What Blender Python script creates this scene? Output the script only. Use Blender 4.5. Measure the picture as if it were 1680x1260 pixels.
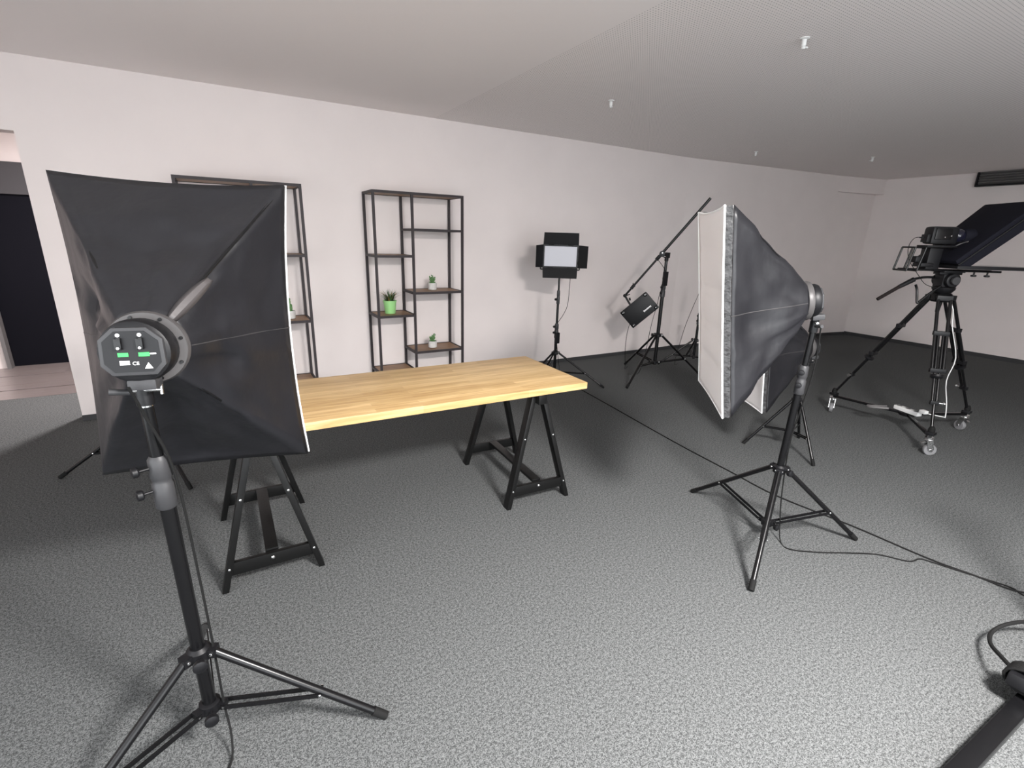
import bpy, bmesh, math, random
from mathutils import Vector, Matrix, noise

for o in list(bpy.data.objects):
    bpy.data.objects.remove(o, do_unlink=True)
S = bpy.context.scene
COL = S.collection
PI = math.pi
V = Vector

# ------------------------------------------------------------------ camera
FPX = 797.0
CAM_H = 1.56
def camera_axes():
    down = V((764 - 840, 3280 - 630, FPX)).normalized()
    Z = -down
    X = V((2253 - 840, 426 - 630, FPX)); X = (X - X.dot(Z) * Z).normalized()
    Y = Z.cross(X)
    return X, Y, Z
_X, _Y, _Z = camera_axes()
def cam2world(c): return V((_X.dot(c), _Y.dot(c), _Z.dot(c)))
cd = bpy.data.cameras.new('camera')
cd.sensor_fit = 'HORIZONTAL'; cd.sensor_width = 36.0; cd.lens = FPX / 1680 * 36
cd.clip_start = 0.05; cd.clip_end = 100
cam = bpy.data.objects.new('camera', cd); COL.objects.link(cam)
r, u, b = cam2world(V((1, 0, 0))), cam2world(V((0, -1, 0))), cam2world(V((0, 0, -1)))
cam.matrix_world = Matrix(((r.x, u.x, b.x, 0), (r.y, u.y, b.y, 0), (r.z, u.z, b.z, CAM_H), (0, 0, 0, 1)))
S.camera = cam

# ------------------------------------------------------------------ world and exposure
W = bpy.data.worlds.new('world'); S.world = W; W.use_nodes = True
bg = W.node_tree.nodes['Background']
bg.inputs[0].default_value = (0.93, 0.97, 1.0, 1); bg.inputs[1].default_value = 5.0
vs = S.view_settings
vs.view_transform = 'Standard'; vs.look = 'None'; vs.gamma = 1.0; vs.exposure = 0.32
vs.use_curve_mapping = False
KEY_POWER = 385      # ceiling panel lamp just behind the photographer
HALL_POWER = 110      # ceiling lamp of the hall behind the wall

# ------------------------------------------------------------------ materials
MATS = {}
def mat(name, col, rough=0.5, metal=0.0, var=0.0, vscale=20.0, bump=0.0, bscale=200.0, **kw):
    if name in MATS: return MATS[name]
    m = bpy.data.materials.new(name); m.use_nodes = True
    nt = m.node_tree; p = nt.nodes['Principled BSDF']
    p.inputs['Base Color'].default_value = (*col, 1); p.inputs['Roughness'].default_value = rough
    p.inputs['Metallic'].default_value = metal
    for k, v in kw.items():
        p.inputs[k].default_value = v
    tc = nt.nodes.new('ShaderNodeTexCoord')
    if var > 0:
        n = nt.nodes.new('ShaderNodeTexNoise'); n.inputs['Scale'].default_value = vscale; n.inputs['Detail'].default_value = 4
        nt.links.new(tc.outputs['Object'], n.inputs['Vector'])
        rp = nt.nodes.new('ShaderNodeValToRGB')
        rp.color_ramp.elements[0].position = 0.3; rp.color_ramp.elements[1].position = 0.7
        rp.color_ramp.elements[0].color = (*[c * (1 - var) for c in col], 1)
        rp.color_ramp.elements[1].color = (*[min(1, c * (1 + var)) for c in col], 1)
        nt.links.new(n.outputs['Fac'], rp.inputs[0]); nt.links.new(rp.outputs[0], p.inputs['Base Color'])
    if bump > 0:
        n = nt.nodes.new('ShaderNodeTexNoise'); n.inputs['Scale'].default_value = bscale; n.inputs['Detail'].default_value = 3
        nt.links.new(tc.outputs['Object'], n.inputs['Vector'])
        bp = nt.nodes.new('ShaderNodeBump'); bp.inputs['Strength'].default_value = bump; bp.inputs['Distance'].default_value = 0.01
        nt.links.new(n.outputs['Fac'], bp.inputs['Height']); nt.links.new(bp.outputs[0], p.inputs['Normal'])
    MATS[name] = m
    return m
def emit(name, col, s):
    m = mat(name, col, 0.5); p = m.node_tree.nodes['Principled BSDF']
    p.inputs['Emission Color'].default_value = (*col, 1); p.inputs['Emission Strength'].default_value = s
    return m

WALL = mat('wall_paint', (0.70, 0.637, 0.62), 0.75, var=0.02, vscale=3, bump=0.05, bscale=300)
CEIL_COL = (0.84, 0.79, 0.775)

def carpet_material():
    m = bpy.data.materials.new('grey_loop_carpet'); m.use_nodes = True
    nt = m.node_tree; p = nt.nodes['Principled BSDF']; p.inputs['Roughness'].default_value = 0.95
    p.inputs['Specular IOR Level'].default_value = 0.1
    tc = nt.nodes.new('ShaderNodeTexCoord')
    n1 = nt.nodes.new('ShaderNodeTexNoise'); n1.inputs['Scale'].default_value = 240; n1.inputs['Detail'].default_value = 2; n1.inputs['Roughness'].default_value = 0.6
    n2 = nt.nodes.new('ShaderNodeTexNoise'); n2.inputs['Scale'].default_value = 2.2; n2.inputs['Detail'].default_value = 2
    vo = nt.nodes.new('ShaderNodeTexVoronoi'); vo.inputs['Scale'].default_value = 300
    for n in (n1, n2, vo): nt.links.new(tc.outputs['Object'], n.inputs['Vector'])
    rp = nt.nodes.new('ShaderNodeValToRGB')
    e = rp.color_ramp.elements
    e[0].position = 0.41; e[0].color = (0.042, 0.044, 0.0445, 1)
    e[1].position = 0.60; e[1].color = (0.158, 0.164, 0.165, 1)
    n3 = nt.nodes.new('ShaderNodeTexNoise'); n3.inputs['Scale'].default_value = 95; n3.inputs['Detail'].default_value = 1
    nt.links.new(tc.outputs['Object'], n3.inputs['Vector'])
    mf = nt.nodes.new('ShaderNodeMix'); mf.data_type = 'FLOAT'; mf.inputs[0].default_value = 0.30
    nt.links.new(n1.outputs['Fac'], mf.inputs[2]); nt.links.new(n3.outputs['Fac'], mf.inputs[3])
    nt.links.new(mf.outputs[0], rp.inputs[0])
    mx = nt.nodes.new('ShaderNodeMix'); mx.data_type = 'RGBA'; mx.blend_type = 'MULTIPLY'; mx.inputs[0].default_value = 0.5
    rp2 = nt.nodes.new('ShaderNodeValToRGB')
    rp2.color_ramp.elements[0].color = (0.62, 0.62, 0.62, 1); rp2.color_ramp.elements[1].color = (1, 1, 1, 1)
    nt.links.new(vo.outputs['Color'], rp2.inputs[0])
    nt.links.new(rp.outputs[0], mx.inputs[6]); nt.links.new(rp2.outputs[0], mx.inputs[7])
    nt.links.new(mx.outputs[2], p.inputs['Base Color'])
    bp = nt.nodes.new('ShaderNodeBump'); bp.inputs['Strength'].default_value = 0.12; bp.inputs['Distance'].default_value = 0.003
    nt.links.new(n1.outputs['Fac'], bp.inputs['Height']); nt.links.new(bp.outputs[0], p.inputs['Normal'])
    return m
CARPET = carpet_material()

def ceiling_material():
    # plain plaster; perforated acoustic board inside a rectangle of the ceiling (round 9 mm holes on a 19 mm grid)
    m = bpy.data.materials.new('ceiling_board'); m.use_nodes = True
    nt = m.node_tree; N = nt.nodes.new; L = nt.links.new
    p = nt.nodes['Principled BSDF']; p.inputs['Roughness'].default_value = 0.9
    tc = N('ShaderNodeTexCoord'); sp = N('ShaderNodeSeparateXYZ'); L(tc.outputs['Object'], sp.inputs[0])
    def math_(op, a, b_=None, c=None):
        n = N('ShaderNodeMath'); n.operation = op
        for i, v in enumerate((a, b_, c)):
            if v is None: continue
            if isinstance(v, (int, float)): n.inputs[i].default_value = v
            else: L(v, n.inputs[i])
        return n.outputs[0]
    pitch = 0.019
    def cell(o):
        f = math_('FRACT', math_('DIVIDE', o, pitch)); d = math_('SUBTRACT', f, 0.5); return math_('MULTIPLY', d, d)
    d2 = math_('ADD', cell(sp.outputs[0]), cell(sp.outputs[1]))
    hole = math_('LESS_THAN', d2, 0.019)
    mask = hole
    for o, lo, hi in ((sp.outputs[0], 2.015, 9.96), (sp.outputs[1], -3.2, 5.1)):
        mask = math_('MULTIPLY', mask, math_('GREATER_THAN', o, lo)); mask = math_('MULTIPLY', mask, math_('LESS_THAN', o, hi))
    mx = N('ShaderNodeMix'); mx.data_type = 'RGBA'
    mx.inputs[6].default_value = (*CEIL_COL, 1); mx.inputs[7].default_value = (0.10, 0.095, 0.095, 1)
    L(mask, mx.inputs[0]); L(mx.outputs[2], p.inputs['Base Color'])
    return m
CEILING = ceiling_material()

def wood_material(name, c0, c1, stave_l, stave_w, rough=0.42, grain=0.25):
    m = bpy.data.materials.new(name); m.use_nodes = True
    nt = m.node_tree; N = nt.nodes.new; L = nt.links.new
    p = nt.nodes['Principled BSDF']; p.inputs['Roughness'].default_value = rough
    tc = N('ShaderNodeTexCoord')
    br = N('ShaderNodeTexBrick'); br.offset = 0.37; br.inputs['Scale'].default_value = 1.0
    br.inputs['Brick Width'].default_value = stave_l; br.inputs['Row Height'].default_value = stave_w
    br.inputs['Mortar Size'].default_value = 0.0006; br.inputs['Bias'].default_value = 0.0
    br.inputs['Color1'].default_value = (*c0, 1); br.inputs['Color2'].default_value = (*c1, 1)
    br.inputs['Mortar'].default_value = (*[c * 0.7 for c in c0], 1)
    L(tc.outputs['Object'], br.inputs['Vector'])
    mp = N('ShaderNodeMapping'); mp.inputs['Scale'].default_value = (2.5, 38, 38); L(tc.outputs['Object'], mp.inputs[0])
    n = N('ShaderNodeTexNoise'); n.inputs['Scale'].default_value = 1.6; n.inputs['Detail'].default_value = 6; n.inputs['Distortion'].default_value = 0.6
    L(mp.outputs[0], n.inputs['Vector'])
    rp = N('ShaderNodeValToRGB'); rp.color_ramp.elements[0].position = 0.3; rp.color_ramp.elements[1].position = 0.75
    rp.color_ramp.elements[0].color = (1 - grain, 1 - grain * 1.25, 1 - grain * 1.6, 1); rp.color_ramp.elements[1].color = (1, 1, 1, 1)
    L(n.outputs['Fac'], rp.inputs[0])
    mx = N('ShaderNodeMix'); mx.data_type = 'RGBA'; mx.blend_type = 'MULTIPLY'; mx.inputs[0].default_value = 1
    L(br.outputs['Color'], mx.inputs[6]); L(rp.outputs[0], mx.inputs[7]); L(mx.outputs[2], p.inputs['Base Color'])
    bp = N('ShaderNodeBump'); bp.inputs['Strength'].default_value = 0.06; L(n.outputs['Fac'], bp.inputs['Height']); L(bp.outputs[0], p.inputs['Normal'])
    return m
OAK = wood_material('oak_butcher_block', (0.70, 0.51, 0.265), (0.53, 0.36, 0.165), 0.62, 0.044, 0.42, 0.32)
SHELF_WOOD = wood_material('brown_oak_board', (0.33, 0.20, 0.115), (0.27, 0.16, 0.09), 0.9, 0.2, 0.5, 0.35)
PLANK = wood_material('worn_pinkish_laminate', (0.20, 0.175, 0.178), (0.15, 0.13, 0.132), 1.2, 0.5, 0.3, 0.2)

BLACK = mat('black_lacquered_metal', (0.004, 0.004, 0.0045), 0.27, 0.0, bump=0.02, **{'Specular IOR Level': 0.32})
BLACK_WOOD = mat('black_painted_wood', (0.004, 0.004, 0.004), 0.42, bump=0.05, bscale=60, **{'Specular IOR Level': 0.25})
SHELF_METAL = mat('dark_grey_powder_coat', (0.030, 0.024, 0.026), 0.55, bump=0.03, **{'Specular IOR Level': 0.3})
PLASTIC = mat('black_plastic', (0.005, 0.005, 0.006), 0.45, bump=0.03, **{'Specular IOR Level': 0.28})
GREY_PLASTIC = mat('dark_grey_plastic', (0.032, 0.032, 0.034), 0.45, bump=0.03, **{'Specular IOR Level': 0.3})
MID_GREY = mat('grey_cast_plastic', (0.13, 0.125, 0.125), 0.42, bump=0.03, **{'Specular IOR Level': 0.35})
RUBBER = mat('black_rubber', (0.006, 0.006, 0.006), 0.8, **{'Specular IOR Level': 0.2})
RING = mat('ring_grey_plastic', (0.055, 0.052, 0.052), 0.42, bump=0.03, **{'Specular IOR Level': 0.3})
SEAM = mat('nylon_seam', (0.034, 0.032, 0.033), 0.5)
CHROME = mat('bright_steel', (0.72, 0.72, 0.72), 0.22, 1.0, bump=0.02)
NYLON = mat('black_nylon_cloth', (0.009, 0.009, 0.011), 0.42, var=0.15, vscale=4, bump=0.35, bscale=11, **{'Specular IOR Level': 0.4})
FLAP = mat('grey_sheen_nylon', (0.060, 0.054, 0.054), 0.45, bump=0.1, bscale=40)
BAND = mat('crinkled_black_nylon', (0.013, 0.012, 0.0125), 0.33, var=0.5, vscale=25, bump=0.7, bscale=26)
WHITE_CLOTH = mat('white_diffuser_cloth', (0.83, 0.79, 0.775), 0.8, bump=0.08, bscale=120)
WHITE_PIPE = mat('white_edge_tape', (0.93, 0.93, 0.93), 0.6)
WHITE = mat('white_plastic', (0.66, 0.66, 0.65), 0.45)
GREEN_LABEL = mat('green_label_print', (0.03, 0.50, 0.08), 0.5)
PRINT = mat('white_print', (0.85, 0.85, 0.85), 0.5)
LEDFACE = mat('frosted_led_window', (0.42, 0.42, 0.46), 0.4)
POT_GREEN = mat('light_green_tin', (0.32, 0.64, 0.25), 0.45)
POT_GREY = mat('pale_concrete', (0.55, 0.54, 0.52), 0.85, var=0.08, vscale=40, bump=0.2)
LEAF = mat('dark_grass_leaf', (0.035, 0.085, 0.025), 0.5, var=0.4, vscale=30)
LEAF_TIP = mat('ochre_leaf_tip', (0.30, 0.20, 0.06), 0.5)
SUCC = mat('succulent_green', (0.10, 0.21, 0.075), 0.55, var=0.3, vscale=50)
SOIL = mat('potting_soil', (0.03, 0.022, 0.015), 0.95, bump=0.5, bscale=150)
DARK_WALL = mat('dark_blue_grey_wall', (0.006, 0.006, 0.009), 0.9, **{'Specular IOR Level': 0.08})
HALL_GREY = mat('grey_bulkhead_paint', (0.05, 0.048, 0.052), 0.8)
SKIRT = mat('dark_skirting', (0.028, 0.028, 0.030), 0.7)
GLASS_DARK = mat('black_glass', (0.008, 0.008, 0.016), 0.08)
HOOD = mat('black_hood_cloth', (0.005, 0.005, 0.009), 0.8, bump=0.1, bscale=80, **{'Specular IOR Level': 0.15})
MAROON = mat('black_handle_foam', (0.010, 0.006, 0.006), 0.7, **{'Specular IOR Level': 0.2})
WHEEL = mat('grey_caster_tyre', (0.16, 0.16, 0.165), 0.5)

# ------------------------------------------------------------------ mesh helpers
class MB:
    def __init__(s): s.v = []; s.f = []
    def add(s, vs_, fs):
        n = len(s.v); s.v += [V(v) for v in vs_]; s.f += [tuple(i + n for i in f) for f in fs]; return s
    def box(s, c, d, M=None):
        c = V(c); pts = []
        for x in (-.5, .5):
            for y in (-.5, .5):
                for z in (-.5, .5):
                    p = V((x * d[0], y * d[1], z * d[2])); pts.append(c + (M @ p if M else p))
        return s.add(pts, [(0, 1, 3, 2), (4, 6, 7, 5), (0, 4, 5, 1), (2, 3, 7, 6), (0, 2, 6, 4), (1, 5, 7, 3)])
    def beam(s, a, b_, w, h, up=(0, 0, 1)):
        a, b_ = V(a), V(b_); d = (b_ - a); l = d.length; d.normalize()
        up = V(up)
        if abs(d.dot(up)) > 0.98: up = V((0, 1, 0)) if abs(d.y) < .9 else V((1, 0, 0))
        sd = d.cross(up).normalized(); up2 = sd.cross(d).normalized()
        M = Matrix((sd, d, up2)).transposed()
        return s.box((a + b_) / 2, (w, l, h), M)
    def tube(s, a, b_, r0, r1=None, n=14):
        a, b_ = V(a), V(b_); r1 = r0 if r1 is None else r1
        d = (b_ - a).normalized(); t = V((0, 0, 1)) if abs(d.z) < .9 else V((1, 0, 0))
        x = d.cross(t).normalized(); y = d.cross(x)
        vs_ = []
        for c, r_ in ((a, r0), (b_, r1)):
            for i in range(n):
                q = 2 * PI * i / n; vs_.append(c + x * (math.cos(q) * r_) + y * (math.sin(q) * r_))
        fs = [(i, (i + 1) % n, n + (i + 1) % n, n + i) for i in range(n)]
        fs += [tuple(range(n - 1, -1, -1)), tuple(range(n, 2 * n))]
        return s.add(vs_, fs)
    def lathe(s, prof, o=(0, 0, 0), axis=(0, 0, 1), n=28):
        o = V(o); d = V(axis).normalized(); t = V((0, 0, 1)) if abs(d.z) < .9 else V((1, 0, 0))
        x = d.cross(t).normalized(); y = d.cross(x); vs_ = []
        for r_, h in prof:
            r_ = max(r_, 1e-4)
            for i in range(n):
                q = 2 * PI * i / n; vs_.append(o + d * h + x * (math.cos(q) * r_) + y * (math.sin(q) * r_))
        fs = []
        for k in range(len(prof) - 1):
            for i in range(n):
                fs.append((k * n + i, k * n + (i + 1) % n, (k + 1) * n + (i + 1) % n, (k + 1) * n + i))
        fs += [tuple(range(n - 1, -1, -1)), tuple(range((len(prof) - 1) * n, len(prof) * n))]
        return s.add(vs_, fs)
    def path(s, pts, r_, n=8, smooth=4):
        pts = [V(p) for p in pts]
        if smooth > 1 and len(pts) > 2: pts = catmull(pts, smooth)
        d0 = (pts[1] - pts[0]).normalized(); t = V((0, 0, 1)) if abs(d0.z) < .9 else V((1, 0, 0))
        x = d0.cross(t).normalized(); vs_ = []
        for i, p in enumerate(pts):
            d = (pts[min(i + 1, len(pts) - 1)] - pts[max(i - 1, 0)]).normalized()
            x = (x - d * x.dot(d)).normalized(); y = d.cross(x)
            for k in range(n):
                q = 2 * PI * k / n; vs_.append(p + x * (math.cos(q) * r_) + y * (math.sin(q) * r_))
        fs = []
        for i in range(len(pts) - 1):
            for k in range(n):
                fs.append((i * n + k, i * n + (k + 1) % n, (i + 1) * n + (k + 1) % n, (i + 1) * n + k))
        fs += [tuple(range(n - 1, -1, -1)), tuple(range((len(pts) - 1) * n, len(pts) * n))]
        return s.add(vs_, fs)
    def sphere(s, c, r_, n=12, sc=(1, 1, 1)):
        c = V(c); prof = [(math.sin(PI * i / n) * r_, -math.cos(PI * i / n) * r_) for i in range(n + 1)]
        k = len(s.v); s.lathe(prof, (0, 0, 0), (0, 0, 1), n + 4)
        for i in range(k, len(s.v)): s.v[i] = c + V((s.v[i].x * sc[0], s.v[i].y * sc[1], s.v[i].z * sc[2]))
        return s
    def prism(s, poly, a, b_):
        n = len(poly); vs_ = [V(p) + V(a) for p in poly] + [V(p) + V(b_) for p in poly]
        return s.add(vs_, [tuple(range(n - 1, -1, -1)), tuple(range(n, 2 * n))] + [(i, (i + 1) % n, n + (i + 1) % n, n + i) for i in range(n)])
    def build(s, name, m, parent=None, bevel=0.0, smooth=True, off=None, kind=None):
        me = bpy.data.meshes.new(name)
        o_ = V(off) if off is not None else V((0, 0, 0))
        me.from_pydata([tuple(v - o_) for v in s.v], [], s.f); me.update()
        bm = bmesh.new(); bm.from_mesh(me)
        bmesh.ops.recalc_face_normals(bm, faces=bm.faces)
        if bevel > 0:
            es = [e for e in bm.edges if len(e.link_faces) == 2 and e.calc_face_angle(0) > 0.6]
            bmesh.ops.bevel(bm, geom=es, offset=bevel, segments=2, affect='EDGES', profile=0.6)
        if smooth:
            for f in bm.faces: f.smooth = True
            for e in bm.edges:
                if len(e.link_faces) == 2 and e.calc_face_angle(0) > 0.7: e.smooth = False
        bm.to_mesh(me); bm.free()
        me.materials.append(m)
        ob = bpy.data.objects.new(name, me); COL.objects.link(ob)
        if parent is not None: ob.parent = parent
        if kind: ob['kind'] = kind
        return ob
def catmull(pts, k):
    out = []
    for i in range(len(pts) - 1):
        p0, p1, p2, p3 = pts[max(i - 1, 0)], pts[i], pts[i + 1], pts[min(i + 2, len(pts) - 1)]
        for j in range(k):
            t = j / k
            out.append(0.5 * ((2 * p1) + (p2 - p0) * t + (2 * p0 - 5 * p1 + 4 * p2 - p3) * t * t + (3 * p1 - p0 - 3 * p2 + p3) * t ** 3))
    out.append(pts[-1]); return out
def tag(o, label, cat, group=None):
    o['label'] = label; o['category'] = cat
    if group: o['group'] = group
    return o
def thing(name, label, cat, loc=(0, 0, 0), rotz=0.0, group=None):
    o = bpy.data.objects.new(name, None); COL.objects.link(o); o.empty_display_size = 0.1
    o.location = loc; o.rotation_euler = (0, 0, rotz)
    return tag(o, label, cat, group)
def struct(name, mb, m, **kw):
    o = mb.build(name, m, **kw); o['kind'] = 'structure'; return o
def copy_tree(o, parent=None):
    c = o.copy(); COL.objects.link(c); c.parent = parent
    for ch in list(o.children): copy_tree(ch, c)
    return c
def poly_wall(name, pts, z0, z1, th, m, side=1):
    """vertical wall along a plan polyline; thickness th on the outer side"""
    mb = MB()
    for (x0, y0), (x1, y1) in zip(pts[:-1], pts[1:]):
        d = V((x1 - x0, y1 - y0, 0)).normalized(); n = V((-d.y, d.x, 0)) * side * th
        a, b_ = V((x0, y0, 0)), V((x1, y1, 0))
        mb.prism([a, b_, b_ + n, a + n], (0, 0, z0), (0, 0, z1))
    return struct(name, mb, m, smooth=False)

# ------------------------------------------------------------------ the room
CZ = 2.68
YA = 5.07
XE = -1.15
struct('floor', MB().box((3.5, 1.25, -0.05), (13.1, 9.5, 0.1)), CARPET, smooth=False)
struct('ceiling', MB().box((3.5, 0.87, CZ + 0.05), (13.1, 8.75, 0.1)), CEILING, smooth=False)
poly_wall('wall_back', [(XE, YA), (5.75, YA)], 0, CZ, 0.16, WALL)
poly_wall('wall_angled', [(5.75, YA), (8.95, 4.73)], 0, CZ, 0.16, WALL)
# shallow niche between the angled wall and the right wall, header flush with the wall
poly_wall('wall_niche', [(8.95, 4.80), (10.02, 4.62)], 0, 2.44, 0.10, WALL)
poly_wall('wall_header', [(8.95, 4.73), (9.96, 4.50)], 2.44, CZ, 0.2, WALL)
poly_wall('wall_right', [(9.95, 4.70), (9.95, -3.4)], 0, CZ, 0.16, WALL)
poly_wall('wall_lintel', [(-3.0, YA), (XE, YA)], 2.19, CZ, 0.16, WALL)
poly_wall('wall_left', [(-3.0, 1.0), (-3.0, YA)], 0, CZ, 0.16, WALL)
poly_wall('wall_rear', [(9.95, -3.4), (3.5, -3.4)], 0, CZ, 0.16, WALL)      # unseen, added to dim the right side; the rest is an assumed window front
def skirt(name, pts, h=0.055):
    mb = MB()
    for (x0, y0), (x1, y1) in zip(pts[:-1], pts[1:]):
        d = V((x1 - x0, y1 - y0, 0)).normalized(); n = V((d.y, -d.x, 0)) * 0.010
        a, b_ = V((x0, y0, 0)), V((x1, y1, 0))
        mb.prism([a, b_, b_ + n, a + n], (0, 0, 0.0), (0, 0, h))
    struct(name, mb, SKIRT, smooth=False)
skirt('baseboard_back', [(XE, YA), (5.75, YA)], 0.045)
skirt('baseboard_angled', [(5.75, YA), (8.95, 4.73)], 0.05)
skirt('baseboard_niche', [(8.95, 4.80), (9.95, 4.632)], 0.05)
skirt('baseboard_right', [(9.95, 4.63), (9.95, -3.4)], 0.06)

# hall seen through the opening on the left
hall = struct('floor_hall', MB().box((-1.6, 7.25, -0.06), (7.0, 2.5, 0.1)), HALL_GREY, smooth=False)
y = 6.0
k = 0
while y < 8.5:
    w = (0.34, 0.22, 0.40, 0.26, 0.30)[k % 5]
    pl = MB().box((-1.6, y + w / 2, -0.006), (6.9, w - 0.012, 0.012 + 0.004 * (k % 2))).build('plank', PLANK, hall, smooth=False)
    y += w; k += 1
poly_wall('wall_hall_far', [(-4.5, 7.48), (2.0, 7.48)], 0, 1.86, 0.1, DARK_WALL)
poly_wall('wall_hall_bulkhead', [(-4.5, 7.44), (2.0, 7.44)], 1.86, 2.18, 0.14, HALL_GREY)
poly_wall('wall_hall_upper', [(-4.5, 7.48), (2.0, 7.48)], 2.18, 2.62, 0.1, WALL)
struct('ceiling_hall', MB().box((-1.2, 6.7, 2.66), (7.0, 2.9, 0.08)), mat('hall_ceiling_paint', CEIL_COL, 0.9), smooth=False)
poly_wall('wall_hall_end', [(-3.0, YA), (-3.0, 7.6)], 0, 2.62, 0.16, WALL)      # closes the hall; no daylight comes in there
poly_wall('wall_hall_side', [(2.0, 8.0), (2.0, YA + 0.16)], 0, 2.62, 0.1, WALL)
hp = poly_wall('wall_hall_stub', [(-2.99, 7.40), (-2.19, 7.40)], 0, 1.0, 0.07, WALL)
struct('trim_1', MB().box((-2.18, 7.40, 0.5), (0.035, 0.10, 1.0)), MID_GREY, smooth=False)
hl = thing('hall_ceiling_light_offscreen', 'flush ceiling lamp in the hall behind the back wall', 'lamp', (-0.72, 6.0, 2.60))
MB().lathe([(0.17, 0.02), (0.17, -0.02), (0.15, -0.03)], (0, 0, 0)).build('housing', WHITE, hl)
MB().lathe([(0.145, -0.03), (0.13, -0.06), (0.05, -0.075), (0.0, -0.078)], (0, 0, 0)).build('diffuser', emit('lamp_glow', (1, 0.95, 0.9), 1.5), hl)
def lamp(name, parent, loc, power, size, size_y=None, rot=(0, 0, 0), col=(1, 1, 1)):
    ld = bpy.data.lights.new(name, 'AREA'); ld.energy = power; ld.color = col
    ld.shape = 'RECTANGLE' if size_y else 'DISK'; ld.size = size
    if size_y: ld.size_y = size_y
    lo = bpy.data.objects.new(name, ld); COL.objects.link(lo); lo.parent = parent; lo.location = loc; lo.rotation_euler = rot
    return lo
lamp('hall_lamp_offscreen', hl, (0, 0, -0.09), HALL_POWER, 0.22, col=(1.0, 0.93, 0.92))

# ------------------------------------------------------------------ ceiling fittings
cl = thing('ceiling_light_offscreen', 'square ceiling panel lamp above and behind the photographer', 'lamp', (1.36, -0.78, CZ))
MB().box((0, 0, -0.012), (0.62, 0.62, 0.024)).build('housing', WHITE, cl, bevel=.003)
MB().box((0, 0, -0.025), (0.57, 0.57, 0.004)).build('diffuser', emit('panel_glow', (1, 0.97, 0.95), 6.0), cl)
lamp('ceiling_lamp_offscreen', cl, (0, 0, -0.03), KEY_POWER, 0.56, 0.56, col=(1.0, 0.965, 0.945))
for i, ((x, y), lab) in enumerate(zip([(2.99, 1.93), (2.98, 3.54), (5.97, 4.24), (7.4, 3.57)],
        ['small white sprinkler head on the perforated ceiling', 'small white sprinkler head on the ceiling beyond the perforated area',
         'tiny white sprinkler head on the ceiling near the wall bend', 'tiny white sprinkler head on the ceiling toward the far corner'])):
    t = thing('sprinkler_head', lab, 'sprinkler', (x, y, CZ), 0.5 * i, 'ceiling sprinklers')
    t.scale = (.78, .78, .78)
    MB().lathe([(0.032, 0.0), (0.032, -0.006), (0.018, -0.012)]).build('rosette', WHITE, t)
    MB().lathe([(0.016, -0.008), (0.016, -0.05), (0.011, -0.055), (0.011, -0.07)]).build('body', WHITE, t)
    MB().beam((-0.012, 0, -0.06), (0.05, 0, -0.052), 0.012, 0.010).build('deflector', WHITE, t)

t = thing('wall_grille', 'dark slotted air grille high on the right wall', 'grille', (9.95, 2.6, 2.49))
MB().box((-0.02, 0, 0.105), (0.03, 1.3, 0.20)).build('backing', mat('grille_dark', (0.02, 0.02, 0.02), 0.7), t)
fr = MB(); fr.box((-0.045, 0, 0.0), (0.09, 1.36, 0.022)); fr.box((-0.045, 0, 0.208), (0.09, 1.36, 0.022))
fr.box((-0.045, .67, 0.104), (0.09, 0.022, 0.19)); fr.box((-0.045, -.67, 0.104), (0.09, 0.022, 0.19)); fr.build('frame', PLASTIC, t)
for k in range(5):
    MB().box((-0.055, 0, 0.035 + k * 0.034), (0.05, 1.31, 0.012), Matrix.Rotation(0.5, 3, 'Y')).build('slat', MID_GREY, t)

# ------------------------------------------------------------------ table
tt = thing('table_top', 'thick oak butcher block table top lying on two black trestles', 'table top', (0.80, 2.57, 0.70), math.radians(-1.0))
MB().box((0, 0, 0.02), (2.06, 0.735, 0.04)).build('slab', OAK, tt, bevel=0.003)

def make_trestle(label):
    t = thing('trestle', label, 'trestle', (0, 0, 0), 0)
    Hh, fy, sx = 0.70, 0.33, 0.205
    MB().box((0, 0, Hh - 0.03), (0.055, 0.70, 0.06)).build('top_beam', BLACK_WOOD, t, bevel=0.002)
    for sy in (-1, 1):
        for s in (-1, 1):
            a = V((s * sx, sy * fy, 0.0)); b_ = V((s * 0.030, sy * (fy - 0.05), Hh - 0.012))
            mb = MB(); mb.beam(a, b_, 0.056, 0.028, up=(s, 0, 0.2))
            for i in range(len(mb.v)):
                if mb.v[i].z < 0.02: mb.v[i].z = 0.0
            leg = mb.build('leg', BLACK_WOOD, t, bevel=0.002)
            for q in (0.16, 0.62):
                p = a.lerp(b_, q) + V((0, sy * 0.028, 0))
                MB().lathe([(0.006, 0), (0.006, 0.003), (0.003, 0.0045)], p, (0, sy, 0), 10).build('screw', CHROME, leg)
        st = MB().beam((-sx + 0.02, sy * (fy + 0.004), 0.105), (sx - 0.02, sy * (fy + 0.004), 0.105), 0.024, 0.062).build('stretcher', BLACK_WOOD, t, bevel=0.002)
        MB().lathe([(0.008, 0), (0.008, 0.003), (0.004, 0.006)], (0, sy * (fy + 0.016), 0.115), (0, sy, 0), 12).build('bolt', CHROME, st)
    MB().box((0, 0, 0.135), (0.055, 2 * fy - 0.03, 0.018)).build('long_rail', BLACK_WOOD, t, bevel=0.002)
    return t
tr = make_trestle('black wooden trestle under the free end of the oak table top')
tr.location = (1.535, 2.55, 0); tr.rotation_euler.z = math.radians(-3)
tl = copy_tree(tr); tl['label'] = 'black wooden trestle under the table end behind the rear-facing softbox'
tl.location = (0.045, 2.545, 0); tl.rotation_euler.z = 0
for t in (tr, tl): t['group'] = 'table trestles'

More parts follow.
